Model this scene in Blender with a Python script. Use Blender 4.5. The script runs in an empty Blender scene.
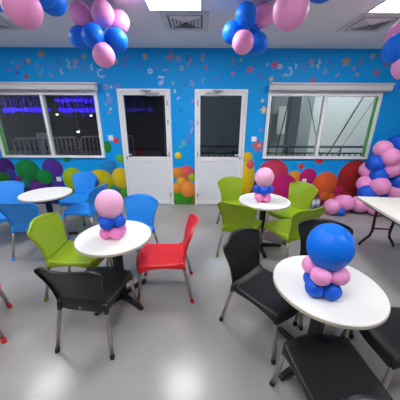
import bpy, bmesh, math, random
import numpy as np
from mathutils import Vector, Matrix
random.seed(7)
S = bpy.context.scene
COL = S.collection
PI = math.pi
CEIL = 3.025
WALL_Y = 4.84

# ------------------------------------------------------------------ helpers
def lin(c):
    r = []
    for v in c[:3]:
        v = v/255.0
        r.append(v/12.92 if v <= 0.04045 else ((v+0.055)/1.055)**2.4)
    return tuple(r)

def mat(name, rgb, rough=.5, metal=0, noise=0, nscale=30, coat=0, bump=0, spec=.5, sss=0, trans=0):
    m = bpy.data.materials.new(name); m.use_nodes = True
    nt = m.node_tree; b = nt.nodes['Principled BSDF']
    c = lin(rgb)
    b.inputs['Base Color'].default_value = (*c, 1)
    b.inputs['Roughness'].default_value = rough
    b.inputs['Metallic'].default_value = metal
    b.inputs['Specular IOR Level'].default_value = spec
    b.inputs['Coat Weight'].default_value = coat
    b.inputs['Coat Roughness'].default_value = .15
    if sss:
        b.inputs['Subsurface Weight'].default_value = sss
        b.inputs['Subsurface Radius'].default_value = (.03, .03, .03)
        b.inputs['Subsurface Scale'].default_value = 1.0
    tc = nt.nodes.new('ShaderNodeTexCoord')
    n = nt.nodes.new('ShaderNodeTexNoise'); n.inputs['Scale'].default_value = nscale
    n.inputs['Detail'].default_value = 4
    nt.links.new(tc.outputs['Object'], n.inputs['Vector'])
    if noise:
        mx = nt.nodes.new('ShaderNodeMixRGB')
        mx.inputs[1].default_value = (*[v*(1-noise) for v in c], 1)
        mx.inputs[2].default_value = (*[min(1, v*(1+noise)) for v in c], 1)
        nt.links.new(n.outputs['Fac'], mx.inputs[0]); nt.links.new(mx.outputs[0], b.inputs['Base Color'])
    if bump:
        bp = nt.nodes.new('ShaderNodeBump'); bp.inputs['Strength'].default_value = bump; bp.inputs['Distance'].default_value = .002
        nt.links.new(n.outputs['Fac'], bp.inputs['Height']); nt.links.new(bp.outputs[0], b.inputs['Normal'])
    return m

def emis(name, rgb, s):
    m = bpy.data.materials.new(name); m.use_nodes = True
    nt = m.node_tree; nt.nodes.clear()
    e = nt.nodes.new('ShaderNodeEmission'); e.inputs[0].default_value = (*lin(rgb), 1); e.inputs[1].default_value = s
    o = nt.nodes.new('ShaderNodeOutputMaterial'); nt.links.new(e.outputs[0], o.inputs[0])
    return m

def glass(name, tint, ior=1.45):
    m = bpy.data.materials.new(name); m.use_nodes = True
    nt = m.node_tree; nt.nodes.clear()
    t = nt.nodes.new('ShaderNodeBsdfTransparent'); t.inputs[0].default_value = (*tint, 1)
    g = nt.nodes.new('ShaderNodeBsdfGlossy'); g.inputs['Roughness'].default_value = .01
    f = nt.nodes.new('ShaderNodeFresnel'); f.inputs[0].default_value = ior
    x = nt.nodes.new('ShaderNodeMixShader'); o = nt.nodes.new('ShaderNodeOutputMaterial')
    nt.links.new(f.outputs[0], x.inputs[0]); nt.links.new(t.outputs[0], x.inputs[1]); nt.links.new(g.outputs[0], x.inputs[2])
    nt.links.new(x.outputs[0], o.inputs[0])
    return m

def link(name, me, m=None, parent=None, loc=(0, 0, 0), rot=(0, 0, 0)):
    o = bpy.data.objects.new(name, me); COL.objects.link(o)
    if m is not None:
        if me.materials: me.materials[0] = m
        else: me.materials.append(m)
    o.location = loc; o.rotation_euler = rot
    if parent: o.parent = parent
    return o

def fin(bm, name, smooth=False):
    me = bpy.data.meshes.new(name)
    bmesh.ops.recalc_face_normals(bm, faces=bm.faces)
    bm.to_mesh(me); bm.free()
    if smooth:
        for p in me.polygons: p.use_smooth = True
    return me

def tag(o, label=None, cat=None, group=None, kind=None):
    if label: o['label'] = label
    if cat: o['category'] = cat
    if group: o['group'] = group
    if kind: o['kind'] = kind
    return o

def empty(name, loc=(0, 0, 0), rz=0):
    o = bpy.data.objects.new(name, None); COL.objects.link(o)
    o.empty_display_size = .1
    o.location = loc; o.rotation_euler = (0, 0, rz)
    return o

def kids(o):
    return [c for c in list(COL.objects) if c.parent == o]

def copy_tree(o, parent=None):
    c = o.copy(); COL.objects.link(c)
    if parent: c.parent = parent
    for k in kids(o): copy_tree(k, c)
    return c

def add_box(bm, x0, x1, y0, y1, z0, z1, bev=0):
    t = bmesh.new()
    bmesh.ops.create_cube(t, size=1)
    for v in t.verts:
        v.co = Vector(((x0+x1)/2 + v.co.x*(x1-x0), (y0+y1)/2 + v.co.y*(y1-y0), (z0+z1)/2 + v.co.z*(z1-z0)))
    if bev: bmesh.ops.bevel(t, geom=t.edges[:], offset=bev, segments=2, affect='EDGES', profile=.5)
    me = bpy.data.meshes.new('tmp'); t.to_mesh(me); t.free(); bm.from_mesh(me); bpy.data.meshes.remove(me)

def box(name, x0, x1, y0, y1, z0, z1, m, parent=None, bev=0, smooth=False):
    bm = bmesh.new(); add_box(bm, x0, x1, y0, y1, z0, z1, bev)
    return link(name, fin(bm, name, smooth), m, parent)

def add_tube(bm, pts, r, seg=12, cap=True):
    pts = [Vector(p) for p in pts]; rings = []
    rr = r if isinstance(r, (list, tuple)) else [r]*len(pts)
    for i, p in enumerate(pts):
        a = pts[max(i-1, 0)]; b = pts[min(i+1, len(pts)-1)]
        d = (b-a).normalized()
        up = Vector((0, 0, 1)) if abs(d.z) < .95 else Vector((0, 1, 0))
        u = d.cross(up).normalized(); v = d.cross(u).normalized()
        rings.append([bm.verts.new(p + rr[i]*(math.cos(2*PI*k/seg)*u + math.sin(2*PI*k/seg)*v)) for k in range(seg)])
    for a, b in zip(rings[:-1], rings[1:]):
        for k in range(seg): bm.faces.new((a[k], a[(k+1) % seg], b[(k+1) % seg], b[k]))
    if cap:
        bm.faces.new(rings[0]); bm.faces.new(rings[-1][::-1])

def tube(name, pts, r, m, parent=None, seg=12):
    bm = bmesh.new(); add_tube(bm, pts, r, seg)
    return link(name, fin(bm, name, True), m, parent)

def add_lathe(bm, prof, seg=32, c=(0, 0, 0)):
    rings = []
    for r, z in prof:
        if r < 1e-5: rings.append([bm.verts.new((c[0], c[1], c[2]+z))])
        else: rings.append([bm.verts.new((c[0]+r*math.cos(2*PI*k/seg), c[1]+r*math.sin(2*PI*k/seg), c[2]+z)) for k in range(seg)])
    for a, b in zip(rings[:-1], rings[1:]):
        for k in range(seg):
            k2 = (k+1) % seg
            if len(a) == 1 and len(b) == 1: continue
            if len(a) == 1: bm.faces.new((a[0], b[k2], b[k]))
            elif len(b) == 1: bm.faces.new((a[k], a[k2], b[0]))
            else: bm.faces.new((a[k], a[k2], b[k2], b[k]))

def lathe(name, prof, m, parent=None, seg=32, c=(0, 0, 0), smooth=True):
    bm = bmesh.new(); add_lathe(bm, prof, seg, c)
    return link(name, fin(bm, name, smooth), m, parent)

def autosmooth(me, ang=35):
    for p in me.polygons: p.use_smooth = True
    bm = bmesh.new(); bm.from_mesh(me)
    for e in bm.edges:
        if len(e.link_faces) == 2 and e.calc_face_angle(0) > math.radians(ang): e.smooth = False
    bm.to_mesh(me); bm.free()

# ------------------------------------------------------------------ materials
M = {}
M['white_pvc'] = mat('white_pvc', (236, 236, 236), .35, noise=.02)
M['door_panel'] = mat('door_panel', (228, 229, 232), .4, noise=.02)
M['blind'] = mat('blind_casing', (205, 203, 205), .45, noise=.03)
M['ceiling'] = mat('ceiling_paint', (232, 230, 233), .85, noise=.02, nscale=3)
M['plain_wall'] = mat('plain_wall', (205, 208, 212), .8, noise=.02, nscale=3)
M['glass'] = glass('window_glass', (.92, .95, .95), 1.5)
M['door_glass'] = glass('door_glass', (.72, .76, .80), 1.5)
M['gasket'] = mat('green_gasket', (60, 190, 60), .5, noise=.05)
M['steel'] = mat('brushed_steel', (190, 182, 172), .32, metal=1, noise=.06, nscale=60)
M['grey_metal'] = mat('grey_metal', (170, 170, 175), .4, metal=.6, noise=.05)
M['black_metal'] = mat('black_metal', (22, 22, 24), .45, noise=.1)
M['table_white'] = mat('table_laminate', (240, 238, 232), .38, noise=.012, nscale=8)
M['table_edge'] = mat('table_edge', (206, 194, 176), .5, noise=.05)
M['fold_top'] = mat('folding_table_plastic', (226, 221, 208), .5, noise=.02, nscale=40, bump=.15)
M['blue'] = mat('blue_plastic', (28, 140, 232), .42, noise=.03, nscale=12)
M['green'] = mat('green_plastic', (142, 170, 8), .42, noise=.03, nscale=12)
M['black'] = mat('black_plastic', (17, 17, 19), .42, noise=.06, nscale=12)
M['red'] = mat('red_plastic', (222, 30, 38), .42, noise=.03, nscale=12)
M['green_cap'] = mat('green_foot', (120, 140, 30), .5, noise=.05)
M['pink_balloon'] = mat('pink_latex', (247, 160, 211), .46, spec=.3, noise=.02, nscale=4, sss=.15)
M['pale_balloon'] = mat('pale_pink_latex', (251, 186, 219), .46, spec=.3, noise=.02, nscale=4, sss=.15)
M['hot_balloon'] = mat('bright_pink_latex', (250, 138, 200), .46, spec=.3, noise=.02, nscale=4, sss=.15)
M['blue_balloon'] = mat('blue_latex', (4, 116, 234), .46, spec=.3, noise=.03, nscale=4, sss=.05)
M['deep_blue_balloon'] = mat('deep_blue_latex', (24, 92, 215), .46, spec=.3, noise=.03, nscale=4, sss=.05)
M['ribbon'] = mat('ribbon', (235, 200, 220), .4, noise=.03)
M['panel'] = emis('light_diffuser', (249, 251, 255), 17.0)
M['vent'] = mat('vent_paint', (208, 206, 206), .5, noise=.02)
M['vent_dark'] = mat('vent_cavity', (120, 120, 124), .8, noise=.1)
M['switch'] = mat('switch_plate', (238, 238, 240), .35, noise=.01)
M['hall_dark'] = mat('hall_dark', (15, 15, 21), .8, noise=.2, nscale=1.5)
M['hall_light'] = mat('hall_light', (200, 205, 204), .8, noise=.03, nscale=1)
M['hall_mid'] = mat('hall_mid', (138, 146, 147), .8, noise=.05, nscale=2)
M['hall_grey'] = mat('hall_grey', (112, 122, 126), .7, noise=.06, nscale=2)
M['hall_floor'] = mat('hall_floor', (176, 182, 184), .5, noise=.05, nscale=2)
M['rail_dark'] = mat('railing_paint', (52, 62, 70), .45, noise=.05)
M['rail_grey'] = mat('barrier_steel', (205, 198, 198), .45, metal=.1, noise=.05)
M['led'] = emis('purple_led', (48, 22, 245), .85)
M['led_dim'] = emis('violet_led', (60, 34, 235), .5)
M['led_faint'] = emis('faint_violet_led', (52, 34, 210), .16)
M['spot'] = emis('spot_lens', (235, 240, 255), 5)
M['hall_fill'] = emis('hall_fill_emitter', (246, 250, 252), 19)  # emission of the fill panels added out of view in the hall
M['hall_fill_mid'] = emis('mid_hall_fill_emitter', (225, 240, 255), 16)
M['hall_fill_dim'] = emis('dim_hall_fill_emitter', (235, 235, 255), 8)
M['bottle'] = glass('clear_bottle', (.85, .9, .93), 1.4)
M['water_label'] = mat('bottle_label', (225, 232, 245), .4, noise=.03)
M['cap_blue'] = mat('bottle_cap', (30, 70, 170), .4, noise=.03)

# floor: grey epoxy with faint stains, satin
def floor_mat():
    m = bpy.data.materials.new('epoxy_floor'); m.use_nodes = True
    nt = m.node_tree; b = nt.nodes['Principled BSDF']
    tc = nt.nodes.new('ShaderNodeTexCoord')
    n1 = nt.nodes.new('ShaderNodeTexNoise'); n1.inputs['Scale'].default_value = 1.1; n1.inputs['Detail'].default_value = 5
    n2 = nt.nodes.new('ShaderNodeTexNoise'); n2.inputs['Scale'].default_value = 22; n2.inputs['Detail'].default_value = 6
    for n in (n1, n2): nt.links.new(tc.outputs['Object'], n.inputs['Vector'])
    r1 = nt.nodes.new('ShaderNodeValToRGB')
    r1.color_ramp.elements[0].position = .3; r1.color_ramp.elements[0].color = (*lin((150, 147, 144)), 1)
    r1.color_ramp.elements[1].position = .7; r1.color_ramp.elements[1].color = (*lin((168, 165, 161)), 1)
    nt.links.new(n1.outputs['Fac'], r1.inputs[0])
    mx = nt.nodes.new('ShaderNodeMixRGB'); mx.blend_type = 'MULTIPLY'; mx.inputs[0].default_value = .08
    nt.links.new(r1.outputs[0], mx.inputs[1]); nt.links.new(n2.outputs['Fac'], mx.inputs[2])
    nt.links.new(mx.outputs[0], b.inputs['Base Color'])
    rr = nt.nodes.new('ShaderNodeMapRange'); rr.inputs[3].default_value = .15; rr.inputs[4].default_value = .28
    nt.links.new(n2.outputs['Fac'], rr.inputs[0]); nt.links.new(rr.outputs[0], b.inputs['Roughness'])
    bp = nt.nodes.new('ShaderNodeBump'); bp.inputs['Strength'].default_value = .035; bp.inputs['Distance'].default_value = .004
    nt.links.new(n2.outputs['Fac'], bp.inputs['Height']); nt.links.new(bp.outputs[0], b.inputs['Normal'])
    b.inputs['Specular IOR Level'].default_value = .33
    return m
M['floor'] = floor_mat()

# ------------------------------------------------------------------ room shell
XL, XR, YB = -5.0, 4.6, -3.6
def struct(o): return tag(o, kind='structure')
struct(box('floor', XL-.1, XR+.1, YB-.1, WALL_Y+.15, -.1, 0, M['floor']))
struct(box('ceiling', XL-.1, XR+.1, YB-.1, WALL_Y+.15, CEIL, CEIL+.1, M['ceiling']))
struct(box('wall_left', XL-.1, XL, YB, WALL_Y, 0, CEIL, M['plain_wall']))
struct(box('wall_right', XR, XR+.1, YB, WALL_Y, 0, CEIL, M['plain_wall']))
struct(box('wall_front', XL, XR, YB-.1, YB, 0, CEIL, M['plain_wall']))

# openings in the back wall: (x0, x1, z0, z1)
HOLES = [(-4.09, -2.0, 1.06, 2.40), (1.32, 3.46, 1.06, 2.40), (-1.57, -.63, -1, 2.32), (-.07, .89, -1, 2.32)]

BALLS=[(-4.13,0.83,0.191,0.191,(70,30,120)),(-3.14,0.8,0.224,0.212,(85,50,150)),(-3.09,0.44,0.142,0.146,(75,50,150)),(-3.54,0.39,0.197,0.135,(100,40,140)),(-4.07,0.67,0.123,0.124,(60,60,160)),(-4.25,0.61,0.14,0.11,(40,120,40)),(-3.92,0.57,0.074,0.075,(120,40,130)),(-3.68,0.76,0.256,0.235,(25,130,60)),(-3.35,0.62,0.173,0.159,(20,140,60)),(-3.79,0.48,0.096,0.098,(30,130,110)),(-2.8,1.01,0.074,0.073,(40,150,50)),(-1.92,1.26,0.083,0.12,(30,140,50)),(-1.87,0.36,0.121,0.125,(40,140,140)),(-2.73,0.58,0.234,0.249,(160,190,20)),(-1.92,0.83,0.155,0.155,(40,130,190)),(-2.16,0.6,0.259,0.186,(215,190,20)),(-1.71,0.6,0.194,0.229,(220,190,30)),(-2.02,0.52,0.143,0.146,(190,190,30)),(-2.28,0.51,0.096,0.098,(40,100,180)),(-1.67,1.02,0.092,0.091,(110,180,50)),(-1.64,0.29,0.099,0.103,(70,160,50)),(-1.72,1.39,0.061,0.059,(210,60,60)),(-0.46,1.09,0.073,0.072,(220,200,30)),(-0.45,0.13,0.289,0.186,(60,150,40)),(-0.29,0.71,0.171,0.172,(215,90,90)),(-0.48,0.72,0.124,0.125,(230,140,50)),(-0.17,0.62,0.086,0.088,(150,190,40)),(-0.51,0.39,0.114,0.117,(235,150,50)),(-0.4,0.52,0.108,0.111,(235,170,40)),(-0.26,0.36,0.175,0.181,(235,140,60)),(1,0.62,0.172,0.387,(225,190,30)),(0.99,1.07,0.102,0.101,(230,190,30)),(1.06,0.91,0.08,0.095,(225,90,110)),(2.46,0.19,0.244,0.253,(170,40,80)),(3.27,0.22,0.199,0.207,(170,55,45)),(2.93,0.17,0.111,0.116,(215,100,40)),(2.21,0.21,0.199,0.207,(180,30,90)),(1.56,0.69,0.332,0.332,(200,60,90)),(2.03,0.64,0.14,0.142,(230,150,40)),(2.32,0.65,0.183,0.185,(190,30,110)),(1.81,0.4,0.302,0.308,(190,30,110)),(2.72,0.49,0.265,0.269,(225,100,50)),(3.3,0.66,0.337,0.354,(165,45,45)),(3.05,0.33,0.118,0.123,(190,40,100)),(2.75,0.22,0.102,0.106,(225,110,40)),(2.14,0.88,0.061,0.062,(215,60,70)),(2.5,0.99,0.088,0.063,(205,60,60)) ]
CONF=[('s',-2.91,2.92,0.082,(200,145,80)),('d',-3.17,2.81,0.043,(190,165,80)),('b',-3.25,2.78,0.069,(110,80,190),-60,0.35),('d',-3.39,2.72,0.04,(190,95,150)),
('d',-3.47,2.78,0.024,(130,170,220)),('a',-3.56,2.63,0.062,(160,60,160),0,180),('d',-3.43,2.61,0.035,(90,60,170)),('d',-3.27,2.55,0.048,(200,40,60)),
('d',-3,2.58,0.028,(200,150,60)),('b',-3.03,2.72,0.053,(190,110,80),70,0.3),('d',-2.95,2.66,0.027,(130,160,220)),('b',-2.63,2.79,0.069,(90,70,190),-70,0.3),
('d',-2.73,2.7,0.027,(170,60,150)),('a',-2.57,2.64,0.056,(235,150,160),110,260),('b',-2.8,2.58,0.046,(200,110,160),-45,0.3),('b',-2.44,2.76,0.086,(215,200,120),97,0.22),
('r',-2.3,2.8,0.045,(220,120,130)),('b',-2.33,2.72,0.038,(220,150,120),60,0.3),('s',-2.14,2.88,0.052,(190,150,70)),('s',-1.57,2.8,0.06,(200,160,70)),
('a',-2.2,2.7,0.078,(120,80,190),-90,80),('a',-1.98,2.71,0.078,(190,200,235),120,250),('a',-1.86,2.61,0.088,(190,200,240),60,330),('a',-1.48,2.8,0.12,(160,70,170),-70,60),
('b',-1.33,2.88,0.034,(130,80,180),-60,0.3),('s',-1.02,2.89,0.062,(210,170,80)),('a',-1.07,2.73,0.096,(110,80,200),100,220),('r',-0.94,2.65,0.046,(235,235,240)),
('r',-1.8,2.38,0.054,(190,110,200)),('r',-1.58,2.39,0.058,(150,110,210)),('d',-1.7,2.38,0.024,(220,200,230)),('b',-0.74,2.55,0.067,(235,230,190),0,0.24),
('r',-0.76,2.45,0.04,(210,190,230)),('b',-0.73,2.47,0.046,(225,200,225),45,0.3),('a',-0.66,2.64,0.053,(220,140,160),20,170),('r',-0.81,2.72,0.035,(130,90,190)),
('b',-0.55,2.93,0.076,(220,90,70),80,0.3),('b',-0.6,2.88,0.052,(200,110,120),20,0.35),('d',-0.53,2.86,0.034,(215,80,80)),('r',-0.41,2.86,0.044,(200,140,70)),
('r',-0.23,2.87,0.048,(60,70,140)),('b',-0.21,2.8,0.086,(190,120,140),70,0.2),('r',-0.35,2.7,0.042,(190,200,90)),('b',0.04,2.88,0.068,(210,120,70),80,0.3),
('d',0.1,2.72,0.035,(200,100,70)),('b',0.05,2.51,0.054,(120,190,140),60,0.3),('b',-0.28,2.42,0.054,(90,90,180),50,0.3),('b',-0.16,2.45,0.072,(170,150,190),-60,0.3),
('d',-0.52,2.45,0.027,(150,200,120)),('b',-0.49,2.31,0.044,(200,220,200),-70,0.4),('s',0.92,2.68,0.074,(225,55,45)),('b',0.61,2.81,0.069,(200,70,90),-65,0.28),
('d',0.61,2.61,0.035,(220,90,80)),('d',0.31,2.52,0.027,(190,80,120)),('d',0.74,2.84,0.024,(200,170,90)),('b',1.13,2.56,0.08,(120,80,190),-50,0.3),
('d',1.23,2.77,0.026,(180,180,220)),('s',1.37,2.76,0.086,(205,70,65)),('r',1.47,2.74,0.044,(235,220,225)),('a',1.63,2.65,0.096,(200,210,235),-70,90),
('a',1.59,2.57,0.053,(190,200,240),0,180),('a',1.73,2.74,0.061,(200,210,240),-60,70),('a',1.97,2.75,0.104,(130,80,200),140,250),('r',2.04,2.82,0.045,(220,90,90)),
('b',2.06,2.75,0.034,(220,120,90),60,0.3),('b',2.18,2.78,0.086,(225,205,120),85,0.22),('a',2.29,2.66,0.063,(225,150,110),-80,70),('s',1.33,2.53,0.053,(235,200,60)),
('d',2.12,2.51,0.053,(200,80,70)),('s',2.68,2.82,0.094,(205,150,75)),('s',3.14,2.91,0.058,(205,155,80)),('b',2.95,2.81,0.069,(200,90,80),80,0.3),
('d',2.85,2.71,0.033,(200,110,190)),('d',3.43,2.79,0.052,(205,80,110)),('d',2.93,2.61,0.033,(210,160,70)),('s',3.28,2.64,0.074,(195,70,70)),
('b',2.56,2.6,0.046,(220,120,170),50,0.35),('b',2.37,2.8,0.06,(110,80,190),-70,0.3),('b',2.45,2.73,0.041,(90,100,200),-30,0.3),('b',3.29,2.93,0.06,(150,70,120),70,0.3),
('b',3.58,2.69,0.07,(130,60,130),50,0.3),('r',-1.76,2.14,0.056,(190,100,200)),('b',-1.76,1.99,0.034,(230,220,120),50,0.4),('r',-1.78,2.24,0.028,(220,190,230)),
('d',-1.67,1.69,0.033,(120,90,200)),('d',-1.84,2.08,0.022,(200,150,220)),('b',-1.79,1.92,0.03,(220,110,120),20,0.4),('r',-0.38,1.96,0.038,(60,90,150)),
('r',-0.33,1.35,0.052,(140,210,110)),('r',-0.29,1.39,0.052,(110,80,180)),('a',-0.25,1.45,0.08,(120,80,190),-90,90),('b',-0.17,1.6,0.079,(180,150,210),70,0.25),
('r',-0.17,1.74,0.039,(190,130,190)),('d',-0.4,1.27,0.036,(120,200,90)),('d',-0.14,2.14,0.028,(220,150,200)),('b',-0.43,2.19,0.037,(210,150,190),40,0.3),
('s',1.25,1.98,0.085,(240,200,50)),('d',1.2,2.15,0.03,(240,200,80)),('b',1.22,1.61,0.049,(200,70,170),30,0.35),('s',1.19,1.29,0.152,(215,60,50)),
('d',1.21,1.3,0.044,(240,170,50)) ]

BASE = np.array([6, 156, 230.0])

def mural(X, Z):
    """printed wallpaper: flat sky blue, balls along the bottom, confetti along the top"""
    n = X.shape[0]
    def L(c): return np.array(lin(c))
    C = np.tile(L(BASE), (n, 1))
    def put(mask, col):
        nonlocal C
        C = C*(1-mask[:, None]) + mask[:, None]*np.asarray(col)
    e = .012
    # darker printed ground between the balls
    for x0, x1, zt, col in ((-5.2, -2.95, .62, (38, 40, 96)), (-2.95, -1.62, .45, (70, 120, 60)), (-.62, -.05, .42, (120, 120, 40)), (1.0, 3.5, .50, (110, 30, 55))):
        zz = zt + .06*np.sin(X*7)
        put(np.clip((zz-Z)/.03+.5, 0, 1)*np.clip((X-x0)/.03, 0, 1)*np.clip((x1-X)/.03, 0, 1), L(col))
    for x, z, rx, rz, col in BALLS:
        d = np.sqrt(((X-x)/rx)**2 + ((Z-z)/rz)**2)
        m = np.clip((1-d)*rx/e+.5, 0, 1)
        hx = np.sqrt(((X-x)/rx+.35)**2 + ((Z-z)/rz-.4)**2)       # the print's own modelling of each ball
        k = np.clip(1.18-.36*hx, .45, 1.25)
        C = C*(1-m[:, None]) + m[:, None]*(L(col)[None, :]*k[:, None])
    for c in CONF:
        t, x, z, r, col = c[:5]; r = r*(.9 if t in 'sd' else .82)
        dx, dz = X-x, Z-z
        near = (np.abs(dx) < 2*r+.05) & (np.abs(dz) < 2*r+.05)
        if not near.any(): continue
        d = np.sqrt(dx*dx+dz*dz); a = np.arctan2(dz, dx)
        if t == 'd': m = np.clip((r-d)/e+.5, 0, 1)
        elif t == 'r': m = np.clip((r*.26-np.abs(d-r*.85))/e+.5, 0, 1)
        elif t == 's': m = np.clip((r*(.74+.26*np.cos(5*(a-PI/2-.2)))-d)/e+.5, 0, 1)
        elif t == 'b':
            q = math.radians(c[5]); u = dx*math.cos(q)+dz*math.sin(q); v = -dx*math.sin(q)+dz*math.cos(q)
            v = v + .18*r*np.sin(u/r*4)
            m = np.clip((r-np.abs(u))/e+.5, 0, 1)*np.clip((max(r*c[6], .014)-np.abs(v))/e+.5, 0, 1)
        else:
            a0, a1 = math.radians(c[5]), math.radians(c[6])
            w = (a-a0) % (2*PI); inside = (w < (a1-a0))
            m = np.clip((max(r*.17, .011)-np.abs(d-r*.85))/e+.5, 0, 1)*inside
        put(m*near*.8, L(col))
    return C

def back_wall():
    stp = .0125
    xs = np.arange(XL, XR+stp, stp); zs = np.arange(0, CEIL+stp, stp); zs[-1] = CEIL; xs[-1] = XR
    XX, ZZ = np.meshgrid(xs, zs)
    V = np.stack([XX.ravel(), np.full(XX.size, WALL_Y), ZZ.ravel()], 1)
    nx, nz = len(xs), len(zs)
    cx = (xs[:-1]+xs[1:])/2; cz = (zs[:-1]+zs[1:])/2
    CX, CZ = np.meshgrid(cx, cz)
    keep = np.ones(CX.shape, bool)
    for x0, x1, z0, z1 in HOLES: keep &= ~((CX > x0) & (CX < x1) & (CZ > z0) & (CZ < z1))
    ii, jj = np.nonzero(keep)
    a = ii*nx+jj
    F = np.stack([a, a+1, a+1+nx, a+nx], 1)
    colr = mural(V[:, 0], V[:, 2])
    # solid wall behind the print
    bv, bf = [], []
    def bx(x0, x1, z0, z1):
        o = len(bv); y0, y1 = WALL_Y+.002, WALL_Y+.15
        bv.extend([(x0, y0, z0), (x1, y0, z0), (x1, y1, z0), (x0, y1, z0), (x0, y0, z1), (x1, y0, z1), (x1, y1, z1), (x0, y1, z1)])
        for f in ((0, 3, 2, 1), (4, 5, 6, 7), (0, 1, 5, 4), (1, 2, 6, 5), (2, 3, 7, 6), (3, 0, 4, 7)): bf.append([o+i for i in f])
    cuts = sorted(HOLES); x = XL
    for x0, x1, z0, z1 in cuts:
        bx(x, x0, 0, CEIL); bx(x0, x1, z1, CEIL)
        if z0 > 0: bx(x0, x1, 0, z0)
        x = x1
    bx(x, XR, 0, CEIL)
    nv = len(V)
    verts = np.concatenate([V, np.array(bv)])
    faces = np.concatenate([F, np.array(bf)+nv])
    me = bpy.data.meshes.new('wall_back')
    me.vertices.add(len(verts)); me.vertices.foreach_set('co', verts.ravel())
    me.loops.add(faces.size); me.loops.foreach_set('vertex_index', faces.ravel().astype(np.int32))
    me.polygons.add(len(faces)); me.polygons.foreach_set('loop_start', np.arange(0, faces.size, 4, dtype=np.int32))
    me.update(calc_edges=True); me.validate()
    at = me.color_attributes.new('print', 'FLOAT_COLOR', 'POINT')
    rgba = np.ones((len(verts), 4)); rgba[:nv, :3] = colr; rgba[nv:, :3] = lin((190, 195, 200))
    at.data.foreach_set('color', rgba.ravel().astype(np.float32))
    m = bpy.data.materials.new('printed_wallpaper'); m.use_nodes = True
    nt = m.node_tree; b = nt.nodes['Principled BSDF']
    an = nt.nodes.new('ShaderNodeAttribute'); an.attribute_name = 'print'
    nt.links.new(an.outputs['Color'], b.inputs['Base Color'])
    b.inputs['Roughness'].default_value = .55; b.inputs['Specular IOR Level'].default_value = .25
    struct(link('wall_back', me, m))
back_wall()

# ------------------------------------------------------------------ windows, blinds, doors
def window(n, x0, x1, z0, z1, mull, green):
    w = empty('window_%d' % n, ((x0+x1)/2, WALL_Y, z0)); struct(w)
    ox, oy, oz = -w.location.x, -w.location.y, -w.location.z
    def B(name, a, b, c, d, e, f, m, p=w, bev=.004):
        return box(name, a+ox, b+ox, c+oy, d+oy, e+oz, f+oz, m, p, bev)
    t = .065; ya, yb = WALL_Y-.035, WALL_Y+.07
    bm = bmesh.new()
    for q in ((x0, x1, z0, z0+.042), (x0, x1, z1-t, z1+.13), (x0, x0+t, z0+.042, z1-t), (x1-t, x1, z0+.042, z1-t)):
        add_box(bm, q[0]+ox, q[1]+ox, ya+oy, yb+oy, q[2]+oz, q[3]+oz, .004)
    link('window_frame', fin(bm, 'window_frame'), M['white_pvc'], w)
    B('mullion', mull-.028, mull+.028, ya+.008, yb-.01, z0+.042, z1-t, M['white_pvc'])
    B('pane', x0+t, mull-.028, WALL_Y+.02, WALL_Y+.026, z0+.042, z1-t, M['glass'], bev=0)
    B('pane', mull+.028, x1-t, WALL_Y+.02, WALL_Y+.026, z0+.042, z1-t, M['glass'], bev=0)
    gx = x0+t if green < 0 else x1-t
    B('gasket', gx-.012, gx+.012, WALL_Y-.02, WALL_Y+.018, z0+.042, z1-t, M['gasket'], bev=0)
    B('sill_rail', x0+.01, x1-.01, ya-.012, ya, z0, z0+.02, M['white_pvc'])
    return w
window(1, -4.11, -1.98, 1.04, 2.30, -3.06, -1)
window(2, 1.30, 3.48, 1.04, 2.30, 2.41, 1)

def blind(x0, x1, z0, label):
    b = empty('roller_blind', ((x0+x1)/2, WALL_Y-.04, z0))
    w = (x1-x0)/2
    bm = bmesh.new()
    pr = [(-.10, 0), (-.105, .015), (-.105, .08), (-.095, .095), (.0, .095), (.0, 0)]
    va = [bm.verts.new((-w, y, z)) for y, z in pr]; vb = [bm.verts.new((w, y, z)) for y, z in pr]
    for i in range(6): bm.faces.new((va[i], va[(i+1) % 6], vb[(i+1) % 6], vb[i]))
    bm.faces.new(va); bm.faces.new(vb[::-1])
    link('cassette', fin(bm, 'cassette'), M['blind'], b)
    box('head_rail', -w-.012, w+.03, -.125, 0, .095, .122, M['blind'], b, .006)
    box('bottom_bar', -w+.03, w-.03, -.06, -.04, -.025, .012, M['grey_metal'], b, .004)
    box('end_cap', -w-.008, -w, -.11, 0, -.004, .10, M['white_pvc'], b, .002)
    box('end_cap', w, w+.008, -.11, 0, -.004, .10, M['white_pvc'], b, .002)
    tag(b, label, 'blind', 'rolled-up window blinds')
blind(-4.2, -1.95, 2.315, 'pale grey rolled-up blind casing above the dark left window')
blind(1.30, 3.54, 2.325, 'pale grey rolled-up blind casing above the right window to the bright hall')

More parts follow.
